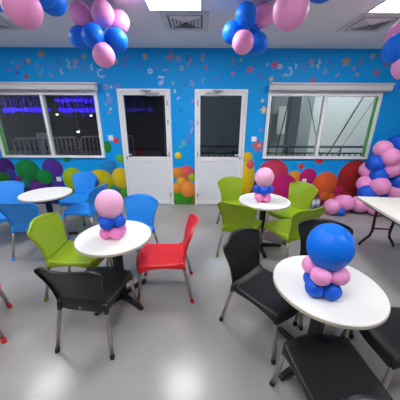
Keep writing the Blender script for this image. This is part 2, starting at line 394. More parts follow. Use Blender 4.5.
def door(n, x0, x1, zt, hinge, handle):
    d = empty('door_%d' % n, ((x0+x1)/2, WALL_Y, 0)); struct(d)
    ox, oy = -d.location.x, -WALL_Y
    def B(name, a, b, c, dd, e, f, m, p=d, bev=.004): return box(name, a+ox, b+ox, c+oy, dd+oy, e, f, m, p, bev)
    bm = bmesh.new()
    for q in ((x0, x1, zt-.048, zt), (x0, x0+.048, 0, zt-.048), (x1-.048, x1, 0, zt-.048)):
        add_box(bm, q[0]+ox, q[1]+ox, -.035, .08, q[2], q[3], .004)
    link('door_frame', fin(bm, 'door_frame'), M['white_pvc'], d)
    a, b, z0, z1 = x0+.051, x1-.051, .012, zt-.051
    zm = 1.02                                   # middle rail
    bm = bmesh.new()
    s = .058
    for q in ((a, b, z1-s, z1), (a, b, zm-.045, zm+.045), (a, b, z0, z0+.10), (a, a+s, z0+.1, zm-.045), (b-s, b, z0+.1, zm-.045), (a, a+s, zm+.045, z1-s), (b-s, b, zm+.045, z1-s)):
        add_box(bm, q[0]+ox, q[1]+ox, -.02, .03, q[2], q[3], .003)
    leaf = link('door_leaf', fin(bm, 'door_leaf'), M['white_pvc'], d)
    B('lower_panel', a+s, b-s, WALL_Y-.006, WALL_Y+.02, z0+.1, zm-.045, M['door_panel'], leaf, 0)
    B('glass_pane', a+s, b-s, WALL_Y+.0, WALL_Y+.006, zm+.045, z1-s, M['door_glass'], leaf, 0)
    # handle with backplate
    hx = a+s/2 if handle < 0 else b-s/2
    bm = bmesh.new()
    add_box(bm, hx-.017+ox, hx+.017+ox, -.032, -.02, .98, 1.24, .004)
    add_tube(bm, [(hx+ox, -.03, 1.12), (hx+ox, -.075, 1.12), (hx+ox-handle*.03, -.08, 1.12), (hx+ox-handle*.11, -.078, 1.115)], .010, 10)
    hd = link('door_handle', fin(bm, 'door_handle'), M['white_pvc'] , d)
    bm = bmesh.new()
    add_tube(bm, [(hx+ox, -.034, 1.04), (hx+ox, -.046, 1.04)], .014, 14)
    link('lock_cylinder', fin(bm, 'lock_cylinder'), M['black_metal'], hd)
    # hinges on the other side
    qx = x1-.06 if hinge > 0 else x0+.06
    for z in (.25, 1.12, 1.75, 2.1):
        tube('hinge', [(qx+ox, -.045, z-.045), (qx+ox, -.045, z+.045)], .012, M['grey_metal'], d, 10)
    # door closer: body on the leaf head and a folding arm to the frame
    cx = (b-.28) if hinge > 0 else (a+.28)
    cl = empty('door_closer', (0, 0, 0)); cl.parent = d
    box('closer_body', cx-.13+ox, cx+.13+ox, -.075, -.02, z1-.075, z1-.015, M['grey_metal'], cl, .006)
    bm = bmesh.new()
    sx = 1 if hinge > 0 else -1
    add_tube(bm, [(cx+ox-sx*.06, -.06, z1-.012), (cx+ox-sx*.20, -.17, z1+.006), (cx+ox-sx*.02, -.05, zt-.03)], .010, 8)
    link('closer_arm', fin(bm, 'closer_arm', True), M['grey_metal'], cl)
    return d
door(1, -1.595, -.58, 2.347, 1, -1)
door(2, -.11, .905, 2.347, -1, 1)

def plate(name, x, z, w, hgt, label, cat, dots):
    p = empty(name, (x, WALL_Y, z))
    box('plate', -w/2, w/2, -.012, 0, -hgt/2, hgt/2, M['switch'], p, .004)
    if cat == 'socket':
        for dx, dz in ((0, .018), (-.014, -.012), (.014, -.012)):
            box('socket_hole', dx-.005, dx+.005, -.0135, -.011, dz-.006, dz+.006, M['black_metal'], p)
    else:
        for k in range(dots):
            x0 = -w/2+.012+k*(w-.024)/dots
            box('rocker', x0+.002, x0+(w-.024)/dots-.002, -.019, -.011, -hgt*.33, hgt*.33, M['switch'], p, .002)
    tag(p, label, cat)
plate('light_switch', -1.82, 1.44, .10, .10, 'white square light switch between the left window and left door', 'switch', 2)
plate('light_switch', 1.095, 1.43, .10, .10, 'white square light switch between the right door and right window', 'switch', 2)
plate('wall_socket', -3.05, .575, .095, .095, 'white wall socket below the left window over printed purple balls', 'socket', 1)
plate('wall_socket', 2.25, .556, .095, .095, 'white wall socket below the right window over printed magenta ball', 'socket', 1)

# ------------------------------------------------------------------ ceiling lights and vents
def ceiling_light(x, y, label, group='square ceiling light panels'):
    t = empty('ceiling_light', (x, y, CEIL))
    bm = bmesh.new()
    for q in ((-.31, .31, -.31, -.295), (-.31, .31, .295, .31), (-.31, -.295, -.295, .295), (.295, .31, -.295, .295)):
        add_box(bm, *q, -.014, 0)
    link('frame', fin(bm, 'frame'), M['white_pvc'], t)
    box('diffuser', -.295, .295, -.295, .295, -.008, -.002, M['panel'], t)
    tag(t, label, 'ceiling light', group)
LIGHTS = [(-.30, 2.99, 'square white light panel in the ceiling in front of the middle of the back wall'),
          (2.29, 3.02, 'square white light panel in the ceiling at the upper right'),
          (-2.89, 3.0, 'square white light panel in the ceiling at the far left'),
          (-.30, .3, 'square ceiling light panel above the camera position'),
          (2.29, .3, 'square ceiling light panel at the right, nearer row'),
          (-2.89, .3, 'square ceiling light panel at the left, nearer row')]
for q in LIGHTS: ceiling_light(*q)

def ceiling_vent(x, y, label):
    t = empty('ceiling_vent', (x, y, CEIL))
    box('cavity', -.27, .27, -.27, .27, -.004, 0, M['vent_dark'], t)
    bm = bmesh.new()
    for q in ((-.30, .30, -.30, -.225), (-.30, .30, .225, .30), (-.30, -.225, -.225, .225), (.225, .30, -.225, .225)):
        add_box(bm, *q, -.014, 0, .003)
    link('frame', fin(bm, 'frame'), M['vent'], t)
    for r in (.20, .155, .11, .065):          # four-way diffuser: nested sloping square cones
        bm = bmesh.new()
        o = [bm.verts.new((sx*r, sy*r, -.012)) for sx, sy in ((-1, -1), (1, -1), (1, 1), (-1, 1))]
        i = [bm.verts.new((sx*(r-.034), sy*(r-.034), -.046+.02)) for sx, sy in ((-1, -1), (1, -1), (1, 1), (-1, 1))]
        o2 = [bm.verts.new(v.co+Vector((0, 0, .004))) for v in o]; i2 = [bm.verts.new(v.co+Vector((0, 0, .004))) for v in i]
        for k in range(4):
            l = (k+1) % 4
            bm.faces.new((o[k], o[l], i[l], i[k])); bm.faces.new((o2[k], i2[k], i2[l], o2[l]))
            bm.faces.new((o[k], o2[k], o2[l], o[l])); bm.faces.new((i[k], i[l], i2[l], i2[k]))
        link('louver', fin(bm, 'louver'), M['vent'], t)
    tag(t, label, 'ceiling vent', 'square ceiling air vents')
ceiling_vent(-.2, 3.64, 'square louvred air vent in the ceiling beside the middle light panel')
ceiling_vent(2.26, 3.68, 'square louvred air vent in the ceiling beside the upper right light panel')
ceiling_vent(-2.82, 3.66, 'square louvred air vent in the ceiling at the upper left behind a pink balloon')

# ------------------------------------------------------------------ chairs
def shell_profile():
    P = [(.265, .412), (.269, .428), (.262, .443), (.236, .450), (.165, .447), (.08, .441), (-.02, .437), (-.10, .438), (-.15, .446), (-.178, .464)]
    Bk = [(-.178, .464), (-.196, .495), (-.210, .535), (-.224, .58), (-.240, .63), (-.259, .68), (-.281, .735), (-.299, .775), (-.312, .803), (-.322, .822)]
    sw = [.196, .206, .216, .220, .219, .216, .211, .205, .200, .196]
    bw = [.198, .196, .197, .202, .212, .228, .245, .250, .236, .188]
    return P, Bk, sw, bw
NU = 15
def seat_mesh():
    P, Bk, sw, bw = shell_profile()
    bm = bmesh.new(); rows = []
    for (y, z), w in zip(P, sw):
        row = []
        for k in range(NU):
            u = -1+2*k/(NU-1)
            zz = z + .010*abs(u)**4*min(1, max(0, (.2-y)/.2)) - .004*(1-u*u)
            row.append(bm.verts.new((w*u, y + .058*(1-u*u)*max(0, y/.265)**2 - .012, zz)))
        rows.append(row)
    for a, b in zip(rows[:-1], rows[1:]):
        for k in range(NU-1): bm.faces.new((a[k], a[k+1], b[k+1], b[k]))
    # apron: arched skirt around front and sides
    def depth_side(y):
        t = (y+.178)/.443
        return .036 + .050*abs(2*t-1)**2.2
    ring = []
    for r in range(len(P)-1, -1, -1): ring.append((rows[r][0], Vector((-1, 0, 0)), depth_side(P[r][0])))
    for k in range(1, NU-1):
        u = -1+2*k/(NU-1)
        ring.append((rows[0][k], Vector((0, 1, 0)), .030+.045*abs(u)**3))
    for r in range(len(P)): ring.append((rows[r][NU-1], Vector((1, 0, 0)), depth_side(P[r][0])))
    prev = None
    for v, n, d in ring:
        a = bm.verts.new(v.co + n*.006 + Vector((0, 0, -.012)))
        b = bm.verts.new(v.co + n*.010 + Vector((0, 0, -d)))
        if prev:
            bm.faces.new((prev[0], v, a, prev[1])); bm.faces.new((prev[1], a, b, prev[2]))
        prev = (v, a, b)
    me = fin(bm, 'seat', True)
    return me
def back_mesh():
    P, Bk, sw, bw = shell_profile()
    bm = bmesh.new(); rows = []
    nb = len(Bk)
    for i, ((y, z), w) in enumerate(zip(Bk, bw)):
        row = []
        t = i/(nb-1)
        for k in range(NU):
            u = -1+2*k/(NU-1)
            yy = y + .062*t**.7*u*u*(1 if t > 0 else 0)
            zz = z + (.010*abs(u)**4 - .004*(1-u*u))*(1-t) + .018*t*t*(1-u*u)
            row.append(bm.verts.new((w*u, yy, zz)))
        rows.append(row)
    for a, b in zip(rows[:-1], rows[1:]):
        for k in range(NU-1): bm.faces.new((a[k], a[k+1], b[k+1], b[k]))
    ring = []
    for i in range(nb): ring.append((rows[i][0], Vector((-1, 0, 0)), i/(nb-1)))
    for k in range(1, NU-1): ring.append((rows[-1][k], Vector((0, 0, 1)), 1.0))
    for i in range(nb-1, -1, -1): ring.append((rows[i][NU-1], Vector((1, 0, 0)), i/(nb-1)))
    prev = None
    for v, n, t in ring:
        drop = max(0, 1-t*3.2)
        a = bm.verts.new(v.co + n*.005 + Vector((0, -.008*(1-drop), -.012*drop)))
        b = bm.verts.new(v.co + n*.006 + Vector((0, -.024*(1-drop)-.004, -.082*drop)))
        if prev:
            bm.faces.new((prev[0], v, a, prev[1])); bm.faces.new((prev[1], a, b, prev[2]))
        prev = (v, a, b)
    # rear apron below the backrest
    rr = []
    for y, z, w in ((-.212, .515, .188), (-.214, .47, .192), (-.212, .43, .198), (-.206, .385, .203)):
        rr.append([bm.verts.new((w*(-1+2*k/(NU-1)), y+.03*abs(-1+2*k/(NU-1))**3, z - (.014*abs(-1+2*k/(NU-1))**2 if z < .4 else 0))) for k in range(NU)])
    for a, b in zip(rr[:-1], rr[1:]):
        for k in range(NU-1): bm.faces.new((a[k], b[k], b[k+1], a[k+1]))
    return fin(bm, 'backrest', True)
SEAT_ME, BACK_ME = seat_mesh(), back_mesh()

def make_chair(color, cap, name='cafe_chair'):
    t = empty(name)
    for nm, me in (('seat', SEAT_ME), ('backrest', BACK_ME)):
        m2 = me.copy(); o = link(nm, m2, M[color], t)
        so = o.modifiers.new('thick', 'SOLIDIFY'); so.thickness = .007; so.offset = -1
        sb = o.modifiers.new('smooth', 'SUBSURF'); sb.levels = 1; sb.render_levels = 1
    for sx in (-1, 1):
        for top, bot in (((sx*.198, .235, .425), (sx*.232, .285, .0)), ((sx*.190, -.178, .44), (sx*.238, -.272, .0))):
            a, b = Vector(top), Vector(bot)
            d = (b-a).normalized()
            lg = tube('leg', [a, a+d*.2, b-d*.03], .0153, M['steel'], t, 14)
            bm = bmesh.new()
            e = Vector((b.x, b.y, 0))
            add_tube(bm, [b-d*.042, b-d*.038, e+Vector((0, 0, .006)), e], [.0162, .0192, .0196, .0175], 14)
            link('foot_cap', fin(bm, 'foot_cap', True), M[cap], lg)
            bm = bmesh.new()
            add_tube(bm, [a-d*.02, a+d*.03, a+d*.07], [.026, .023, .0185], 12)
            link('leg_socket', fin(bm, 'leg_socket', True), M[color], t)
    bm = bmesh.new(); add_tube(bm, [(0, -.212, .432), (0, -.2215, .432)], [.011, .009], 14)
    link('stud', fin(bm, 'stud', True), M['steel'], t)
    return t

CH = {}
def chair(color, c, g, label, group):
    cap = {'blue': 'blue', 'red': 'red', 'black': 'black', 'green': 'green_cap'}[color]
    if color not in CH:
        o = CH[color] = make_chair(color, cap)
    else:
        o = copy_tree(CH[color])
    o.location = (c[0], c[1], 0)
    o.rotation_euler = (0, 0, math.atan2(g[1], g[0])-PI/2)
    tag(o, label, 'chair', group)
G2, G1, G4, G3 = 'chairs around the near left round table', 'black chairs around the near right round table', 'green chairs around the far middle round table', 'blue chairs around the far left round table'
chair('black', (-.895, 1.612), (.12, .99), 'black plastic chair with its back to the viewer at the near left round table', G2)
chair('green', (-1.345, 2.175), (1, .02), 'green plastic chair at the near left round table, behind the black chair', G2)
chair('red', (-.36, 2.14), (-1, -.06), 'red plastic chair standing to the right of the near left round table', G2)
chair('blue', (-.86, 2.65), (-.27, -.96), 'blue plastic chair behind the pink balloon on the near left round table', G2)
chair('red', (-2.03, 1.49), (.83, .55), 'red chair at the left edge showing only two steel legs with red feet', 'red chair at the left edge')
chair('black', (.563, 1.65), (.67, -.74), 'black plastic chair with full backrest shown, left of the near right round table', G1)
chair('black', (1.19, 1.85), (-.28, -.96), 'black plastic chair behind the big blue balloon on the near right round table', G1)
chair('black', (1.455, 1.20), (-1, .05), 'black plastic chair at the right edge beside the near right round table', G1)
chair('black', (.785, .868), (-.10, 1), 'black plastic chair seat at the bottom edge in front of the near right round table', G1)
chair('green', (.575, 2.89), (.48, .88), 'green chair seen from behind, near left side of the far round balloon table', G4)
chair('green', (1.19, 2.76), (-.40, .92), 'green chair seen from behind, near right side of the far round balloon table', G4)
chair('green', (.64, 3.69), (.4, -.92), 'green chair in front of the right white door, far left side of the balloon table', G4)
chair('green', (1.435, 3.42), (-.85, -.53), 'green chair facing the viewer, far right side of the balloon table by the mural', G4)
chair('blue', (-2.98, 3.35), (.6, -.8), 'blue chair facing the viewer at the left edge behind the bare round table', G3)
chair('blue', (-2.28, 2.93), (-.02, 1), 'blue chair seen from behind in front of the bare round table', G3)
chair('blue', (-2.235, 4.02), (-.13, -.99), 'blue chair facing the viewer below the printed yellow balls, behind the bare round table', G3)
chair('blue', (-1.84, 3.48), (-.98, .16), 'blue chair seen from the side at the right of the bare round table', G3)

# ------------------------------------------------------------------ round tables
def make_table():
    t = empty('round_table')
    R = .35
    bm = bmesh.new(); add_lathe(bm, [(0, .712), (R-.006, .712), (R-.002, .714), (R-.002, .7365), (R-.005, .74), (0, .74)], 72)
    me = fin(bm, 'tabletop'); autosmooth(me); link('tabletop', me, M['table_white'], t)
    bm = bmesh.new(); add_lathe(bm, [(R-.003, .7145), (R+.001, .7145), (R+.001, .7355), (R-.003, .7355), (R-.003, .7145)], 72)
    me = fin(bm, 'edge_band'); autosmooth(me); link('edge_band', me, M['table_edge'], t)
    bm = bmesh.new(); add_box(bm, -.038, .038, -.038, .038, .03, .70, .008); link('column', fin(bm, 'column'), M['black_metal'], t)
    bm = bmesh.new()
    add_box(bm, -.15, .15, -.02, .02, .694, .712, .003); add_box(bm, -.02, .02, -.15, .15, .6935, .7118, .003)
    link('top_bracket', fin(bm, 'top_bracket'), M['black_metal'], t)
    for k in range(4):
        bm = bmesh.new()
        q = [(.028, .03, .028), (.028, .012, .05), (.31, .012, .026), (.325, .012, .018)]
        # tapering flat arm from the column to a rounded foot
        sec = [(.02, .026, .010, .058), (.16, .024, .010, .046), (.30, .023, .010, .034), (.322, .016, .010, .028)]
        rings = []
        for x, w, z0, z1 in sec:
            rings.append([bm.verts.new(p) for p in ((x, -w, z0), (x, w, z0), (x, w, z1-.006), (x, w-.006, z1), (x, -w+.006, z1), (x, -w, z1-.006))])
        for a, b in zip(rings[:-1], rings[1:]):
            for i in range(6): bm.faces.new((a[i], a[(i+1) % 6], b[(i+1) % 6], b[i]))
        bm.faces.new(rings[0]); bm.faces.new(rings[-1][::-1])
        bmesh.ops.rotate(bm, verts=bm.verts, cent=(0, 0, 0), matrix=Matrix.Rotation(k*PI/2, 3, 'Z'))
        ft = link('base_arm', fin(bm, 'base_arm'), M['black_metal'], t)
        a = k*PI/2
        bm = bmesh.new(); add_lathe(bm, [(0, 0), (.018, 0), (.018, .011), (0, .011)], 16, (.295*math.cos(a), .295*math.sin(a), 0))
        link('leveller', fin(bm, 'leveller'), M['black_metal'], ft)
    return t
TB = None
for x, y, a, lab in ((.875, 1.31, 118, 'white round cafe table nearest the viewer at right, carrying the big blue balloon'),
                     (-.828, 1.995, 54, 'white round cafe table at left, with a pink balloon, between green and red chairs'),
                     (.90, 3.05, 0, 'white round cafe table with pink balloon, ringed by four green chairs'),
                     (-2.33, 3.32, 20, 'bare white round cafe table among blue chairs at far left')):
    o = make_table() if TB is None else copy_tree(TB)
    if TB is None: TB = o
    o.location = (x, y, 0); o.rotation_euler = (0, 0, math.radians(a))
    tag(o, lab, 'table', 'round white cafe tables')

# ------------------------------------------------------------------ balloons
def balloon_mesh():
    bm = bmesh.new(); pr = []
    for i in range(25):
        a = PI*i/24
        z = -math.cos(a); r = math.sin(a)
        if z < 0: z *= 1.18; r *= (1-.10*abs(math.cos(a))**1.5)
        pr.append((r, z))
    pr[0] = (.03, -1.19)
    pr = [(0, -1.275), (.055, -1.27), (.06, -1.25), (.03, -1.215)] + pr
    pr[-1] = (0, pr[-1][1])
    add_lathe(bm, pr, 36)
    return fin(bm, 'balloon', True)
BAL = {}
def balloon(parent, loc, r, color, axis=(0, 0, 1), stretch=1.0, label=None, name='balloon'):
    if color not in BAL:
        me = balloon_mesh(); me.materials.append(M[color]); BAL[color] = me
    o = bpy.data.objects.new(name, BAL[color]); COL.objects.link(o)
    q = Vector(axis).normalized().to_track_quat('Z', 'Y')
    o.parent = parent
    o.location = Vector(loc)-parent.location
    o.rotation_mode = 'QUATERNION'; o.rotation_quaternion = q
    o.scale = (r, r, r*stretch)
    if label: o['label'] = label
    return o

def centrepiece(x, y, big, ring, base, rb, ph, ph2, label, rr=.064):
    t = empty('balloon_centrepiece', (x, y, .74))
    zb = .74
    for k in range(4):
        a = math.radians(ph+90*k)
        dx, dy = math.cos(a), math.sin(a)
        balloon(t, (x+dx*rr*1.02, y+dy*rr*1.02, zb+rr*.93), rr*.93, base, (dx, dy, -.12), 1.0, label='small %s balloon in the bottom ring' % ('blue' if 'blue' in base else 'pink'))
        a = math.radians(ph2+90*k); dx, dy = math.cos(a), math.sin(a)
        balloon(t, (x+dx*rr*1.22, y+dy*rr*1.22, zb+rr*2.65), rr*.95, ring, (dx, dy, .1), 1.0, label='small %s balloon in the middle ring' % ('blue' if 'blue' in ring else 'pink'))
    balloon(t, (x, y, zb+rr*2.95+rb*1.17), rb, big, (0, 0, 1), 1.07, label='large round %s balloon on top' % ('blue' if 'blue' in big else 'pale pink'), name='large_balloon')
    tag(t, label, 'balloons', 'balloon table centrepieces')
centrepiece(.79, 1.228, 'blue_balloon', 'pink_balloon', 'deep_blue_balloon',   .131, -62, -132, 'balloon centrepiece with large blue balloon on pink and blue ones, nearest right table')
centrepiece(-.825, 1.97, 'pale_balloon', 'deep_blue_balloon', 'hot_balloon', .124, -142, -105, 'balloon centrepiece with large pink balloon on the left table by the red chair')
centrepiece(.865, 3.02, 'pale_balloon', 'deep_blue_balloon', 'hot_balloon', .124, -138, -97, 'balloon centrepiece with large pink balloon on the table among green chairs')

CAM = Vector((0, 0, 1.803))
def cluster(pts, r, hang, label, s=1.0, jitter=0):
    pts = [(CAM+(Vector(p[:3])-CAM)*s, p[3]) for p in pts]
    c = sum((p for p, _ in pts), Vector())/len(pts)
    t = empty('ceiling_balloon_cluster', (c.x, c.y, CEIL))
    for p, k in pts:
        z = min(p.z, CEIL-r*1.03)
        p = Vector((p.x, p.y, z))
        d = (p-(c+Vector((0, 0, .02))))
        if d.length < .02: d = Vector((0, 0, -1))
        balloon(t, p, r, 'pink_balloon' if k == 'p' else 'blue_balloon', d, 1.02, label='pink balloon' if k == 'p' else 'blue balloon')
    tube('ribbon', [(0, 0, 0), (.004, .003, (c.z-CEIL)*.5), (0, 0, c.z-CEIL)], .004, M['ribbon'], t, 6)
    tag(t, label, 'balloons', 'balloon clusters hanging from the ceiling')
C1 = [(-1.31, 3.03, 2.88, 'p'), (-1.03, 2.93, 2.85, 'p'), (-0.93, 3.14, 2.85, 'p'), (-1.36, 3.06, 2.67, 'b'), (-1.12, 2.83, 2.62, 'b'), (-0.91, 2.93, 2.61, 'b'), (-1.03, 2.82, 2.44, 'p'), (-1.2, 3.19, 2.88, 'b')]
C0 = [(-1.24, 1.95, 2.53, 'p'), (-1.19, 2.12, 2.72, 'b'), (-1.32, 2.50, 2.80, 'b'), (-1.52, 2.11, 2.69, 'b'), (-1.37, 2.15, 2.79, 'p'), (-1.28, 2.25, 2.79, 'b')]
C2 = [(0.48, 2.97, 2.86, 'b'), (0.71, 3.14, 2.91, 'p'), (0.36, 3.08, 2.73, 'b'), (0.45, 2.87, 2.58, 'p'), (0.66, 3.1, 2.63, 'b'), (0.59, 3.22, 2.82, 'b')]
C3 = [(0.74, 2.31, 2.66, 'p'), (0.99, 2.33, 2.86, 'b'), (0.58, 2.38, 2.90, 'b'), (0.87, 2.5, 2.9, 'p'), (0.70, 2.27, 2.88, 'b')]
C4 = [(2.15, 2.91, 2.54, 'b'), (2.26, 2.85, 2.37, 'p'), (2.27, 2.98, 2.74, 'p'), (2.42, 3.03, 2.59, 'b'), (2.35, 2.85, 2.24, 'b'), (2.35, 3.19, 2.74, 'p')]
cluster(C1, .114, 0, 'hanging cluster of pink and blue balloons above the left door, with one pink balloon lowest')
cluster(C0, .122, 0, 'hanging balloon cluster at the top left corner with one large pink balloon in view')
cluster(C2, .112, 0, 'hanging cluster of blue and pink balloons above the right door')
cluster(C3, .128, 0, 'hanging balloon cluster with a pink balloon lowest, nearer than the one above the right door', .9)
cluster(C4, .125, 0, 'hanging balloon cluster cut off by the right edge, blue balloon foremost', .84)

GAR = [(3.47, 4.45, 1.29, 'p'), (3.81, 4.5, 1.38, 'b'), (3.54, 4.3, 1.16, 'p'), (3.92, 4.45, 1.04, 'p'), (3.41, 4.45, 1.02, 'b'), (3.65, 4.35, 0.92, 'p'), (3.43, 4.62, 0.85, 'p'), (3.49, 4.4, 0.79, 'b'), (3.85, 4.35, 0.69, 'b'), (3.35, 4.5, 0.59, 'p'), (3.45, 4.25, 0.61, 'p'), (3.32, 4.35, 0.44, 'b'), (3.7, 4.45, 0.44, 'b'), (3.83, 4.35, 0.47, 'p'), (4.05, 4.5, 0.84, 'b'), (4.16, 4.5, 0.51, 'b'), (3.25, 4.4, 0.19, 'p'), (3.5, 4.3, 0.18, 'p'), (3.76, 4.3, 0.18, 'p'), (3.64, 4.5, 0.27, 'p'), (4.02, 4.5, 0.20, 'b'), (3.72, 4.6, 1.18, 'b'), (4.02, 4.55, 1.26, 'p')]
def garland(pts, r, label, name, group=None):
    c = sum((Vector(p[:3]) for p in pts), Vector())/len(pts)
    t = empty(name, (c.x, c.y, 0))
    for x, y, z, k in pts:
        d = Vector((x-c.x, y-c.y-.25, (random.random()-.5)*.3))
        d += Vector((random.uniform(-.3, .3), 0, random.uniform(-.1, .1)))
        rr = r*random.uniform(.94, 1.05)
        z = max(z, rr*1.02)
        y = min(y, WALL_Y-rr*1.2)
        balloon(t, (x, y, z), rr, 'pink_balloon' if k == 'p' else 'deep_blue_balloon', d, 1.05, label='pink balloon' if k == 'p' else 'blue balloon')
    tag(t, label, 'balloons', group)
garland(GAR, .168, 'tall pink and blue balloon garland against the wall behind the folding table', 'balloon_garland')
FLO = [(2.60, 4.31, 0.165, 'p'), (2.96, 4.42, 0.21, 'p'), (2.98, 4.56, .16, 'p')]
t = empty('floor_balloon_cluster', (2.8, 4.4, 0))
balloon(t, (2.655, 4.33, .165), .155, 'pink_balloon', (-.7, -.5, .25), 1.05, 'pink balloon')
balloon(t, (2.96, 4.40, .215), .160, 'pink_balloon', (.6, -.5, .5), 1.05, 'pink balloon')
balloon(t, (3.02, 4.62, .16), .150, 'pink_balloon', (.3, .5, 0), 1.0, 'pink balloon')
balloon(t, (2.80, 4.25, .082), .080, 'deep_blue_balloon', (.1, -1, 0), 1.0, 'small blue balloon')
tag(t, 'pink balloons and a small blue one lying on the floor beside two bottles', 'balloons')

# ------------------------------------------------------------------ water bottles by the wall
def bottle():
    t = empty('water_bottle')
    lathe('body', [(0, 0), (.030, 0), (.034, .006), (.034, .07), (.031, .08), (.034, .09), (.034, .17), (.030, .19), (.016, .225), (.013, .23), (.013, .245), (0, .245)], M['bottle'], t, 24)
    lathe('label', [(.0343, .09), (.0352, .092), (.0352, .158), (.0343, .16)], M['water_label'], t, 24)
    lathe('cap', [(0, .24), (.0155, .24), (.0165, .244), (.0165, .262), (.014, .266), (0, .266)], M['cap_blue'], t, 24)
    lathe('water', [(0, .003), (.030, .004), (.032, .08), (.032, .18), (0, .181)], M['water_fill'], t, 20)
    return t
M['water_fill'] = mat('water_fill', (225, 232, 240), .15, noise=.03)
b0 = bottle(); b0.scale = (1.1, 1.1, 1.2); b0.location = (2.425, 4.62, 0)
tag(b0, 'clear water bottle with blue cap on the floor by the wall, left of the pair', 'bottle', 'water bottles on the floor')
b1 = copy_tree(b0); b1.location = (2.515, 4.62, 0)
tag(b1, 'clear water bottle with blue cap on the floor, right of the pair beside pink balloons', 'bottle', 'water bottles on the floor')

# ------------------------------------------------------------------ folding table at the right edge
ft = empty('folding_table', (2.33, 3.25, 0), math.radians(-6.5))
# local: x to the right along the short end, -y towards the viewer
bm = bmesh.new(); add_box(bm, 0, .76, -1.83, 0, .700, .742, .012); me = fin(bm, 'tabletop'); autosmooth(me)
link('tabletop', me, M['fold_top'], ft)
box('apron_rail', .05, .075, -1.70, -.10, .66, .70, M['black_metal'], ft, .003)
box('apron_rail', .685, .71, -1.70, -.10, .66, .70, M['black_metal'], ft, .003)
for y, sgn in ((-.16, 1), (-1.67, -1)):
    fr = empty('leg_frame', (0, 0, 0)); fr.parent = ft
    for sx in (-1, 1):
        c = .36
        pts = [(c+sx*.135, y, .70), (c+sx*.135, y, .46), (c+sx*.125, y, .33), (c+sx*.12, y+sgn*.005, .25), (c+sx*.14, y+sgn*.01, .17), (c+sx*.20, y+sgn*.02, .09), (c+sx*.235, y+sgn*.02, .04), (c+sx*.24, y+sgn*.02, .012)]
        lg = tube('leg', pts, .019, M['black_metal'], fr, 12)
        bm = bmesh.new(); add_lathe(bm, [(0, 0), (.017, 0), (.019, .004), (.019, .026), (.015, .03)], 14, (c+sx*.24, y+sgn*.02, 0))
    tube('crossbar', [(.36-.125, y, .30), (.36+.125, y, .30)], .012, M['black_metal'], fr, 10)
    tube('top_bar', [(.06, y, .685), (.70, y, .685)], .013, M['black_metal'], fr, 10)
tag(ft, 'cream folding table with dark bent legs at the right edge before the balloon garland', 'table')

# ------------------------------------------------------------------ the hall beyond the glass
HX0, HX1, HY1, HZ = -15, 10, 16, 5.2
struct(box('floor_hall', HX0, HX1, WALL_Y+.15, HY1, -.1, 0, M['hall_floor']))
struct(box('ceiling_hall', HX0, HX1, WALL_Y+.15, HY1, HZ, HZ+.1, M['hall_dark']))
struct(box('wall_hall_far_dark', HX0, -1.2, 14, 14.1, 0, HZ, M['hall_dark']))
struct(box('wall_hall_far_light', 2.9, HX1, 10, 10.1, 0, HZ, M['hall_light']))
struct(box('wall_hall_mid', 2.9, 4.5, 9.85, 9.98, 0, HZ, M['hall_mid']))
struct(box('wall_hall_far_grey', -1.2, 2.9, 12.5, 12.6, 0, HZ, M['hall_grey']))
struct(box('wall_hall_light_block', -1.25, -1.15, 7.6, 14, 0, HZ, M['hall_dark']))  # added to keep the right hall's light off the dark left side
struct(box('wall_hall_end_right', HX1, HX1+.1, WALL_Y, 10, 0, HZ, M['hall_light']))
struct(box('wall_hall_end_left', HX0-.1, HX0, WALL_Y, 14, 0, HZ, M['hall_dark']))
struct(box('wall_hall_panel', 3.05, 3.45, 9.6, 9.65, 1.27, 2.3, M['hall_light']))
# grey column and a pale pipe seen through the right window
cg = empty('hall_column', (3.1, 8.2, 0)); box('shaft', -.16, .16, -.16, .16, 0, HZ, M['hall_grey'], cg, .01)
box('footing', -.2, .2, -.2, .2, 0, .25, M['hall_grey'], cg, .01)
tag(cg, 'dark grey square column in the bright hall behind the right window', 'column')
pp = tube('drain_pipe', [(3.36, 8.3, 0), (3.36, 8.3, HZ)], .035, M['hall_light'])
tag(pp, 'pale vertical pipe beside the dark column behind the right window', 'pipe')
def cable(a, b, r, label):
    tag(tube('stay_cable', [a, b], r, M['black_metal'], None, 8), label, 'cable', 'slanting cables in the hall')
cable((3.67, 9.4, HZ), (2.99, 9.4, 0), .022, 'dark slanting cable behind the left pane of the right window')
cable((3.06, 9.4, HZ), (5.02, 9.4, 0), .016, 'dark cable slanting down to the right near the middle bar of the right window')
cable((7.21, 9.4, HZ), (4.94, 9.4, 0), .024, 'thick dark cable slanting down to the left behind the right pane of the right window')
cable((7.85, 9.4, HZ), (5.27, 9.4, 0), .010, 'thin cable parallel to the thick one behind the right pane')

def railing(x0, x1, y, step, label, mt, h=1.05, mid=.86, z0=.1):
    t = empty('railing', ((x0+x1)/2, y, 0)); o = (x0+x1)/2
    tube('top_rail', [(x0-o, 0, h), (x1-o, 0, h)], .036, mt, t, 10)
    tube('mid_rail', [(x0-o, 0, mid), (x1-o, 0, mid)], .024, mt, t, 8)
    tube('bottom_rail', [(x0-o, 0, z0), (x1-o, 0, z0)], .018, mt, t, 8)
    n = int((x1-x0)/step)
    bm0 = bmesh.new(); add_tube(bm0, [(0, 0, z0), (0, 0, mid)], .016, 8); me = fin(bm0, 'baluster', True); me.materials.append(mt)
    for k in range(n+1):
        b = bpy.data.objects.new('baluster', me); COL.objects.link(b); b.parent = t; b.location = (x0-o+k*step, 0, 0)
    for k in range(0, int((x1-x0)/1.6)+1):
        tube('post', [(x0-o+k*1.6, 0, 0), (x0-o+k*1.6, 0, h)], .024, mt, t, 8)
    tag(t, label, 'railing')
railing(-.6, 7.4, 7.0, .17, 'dark metal railing behind the right window and right door', M['rail_dark'])
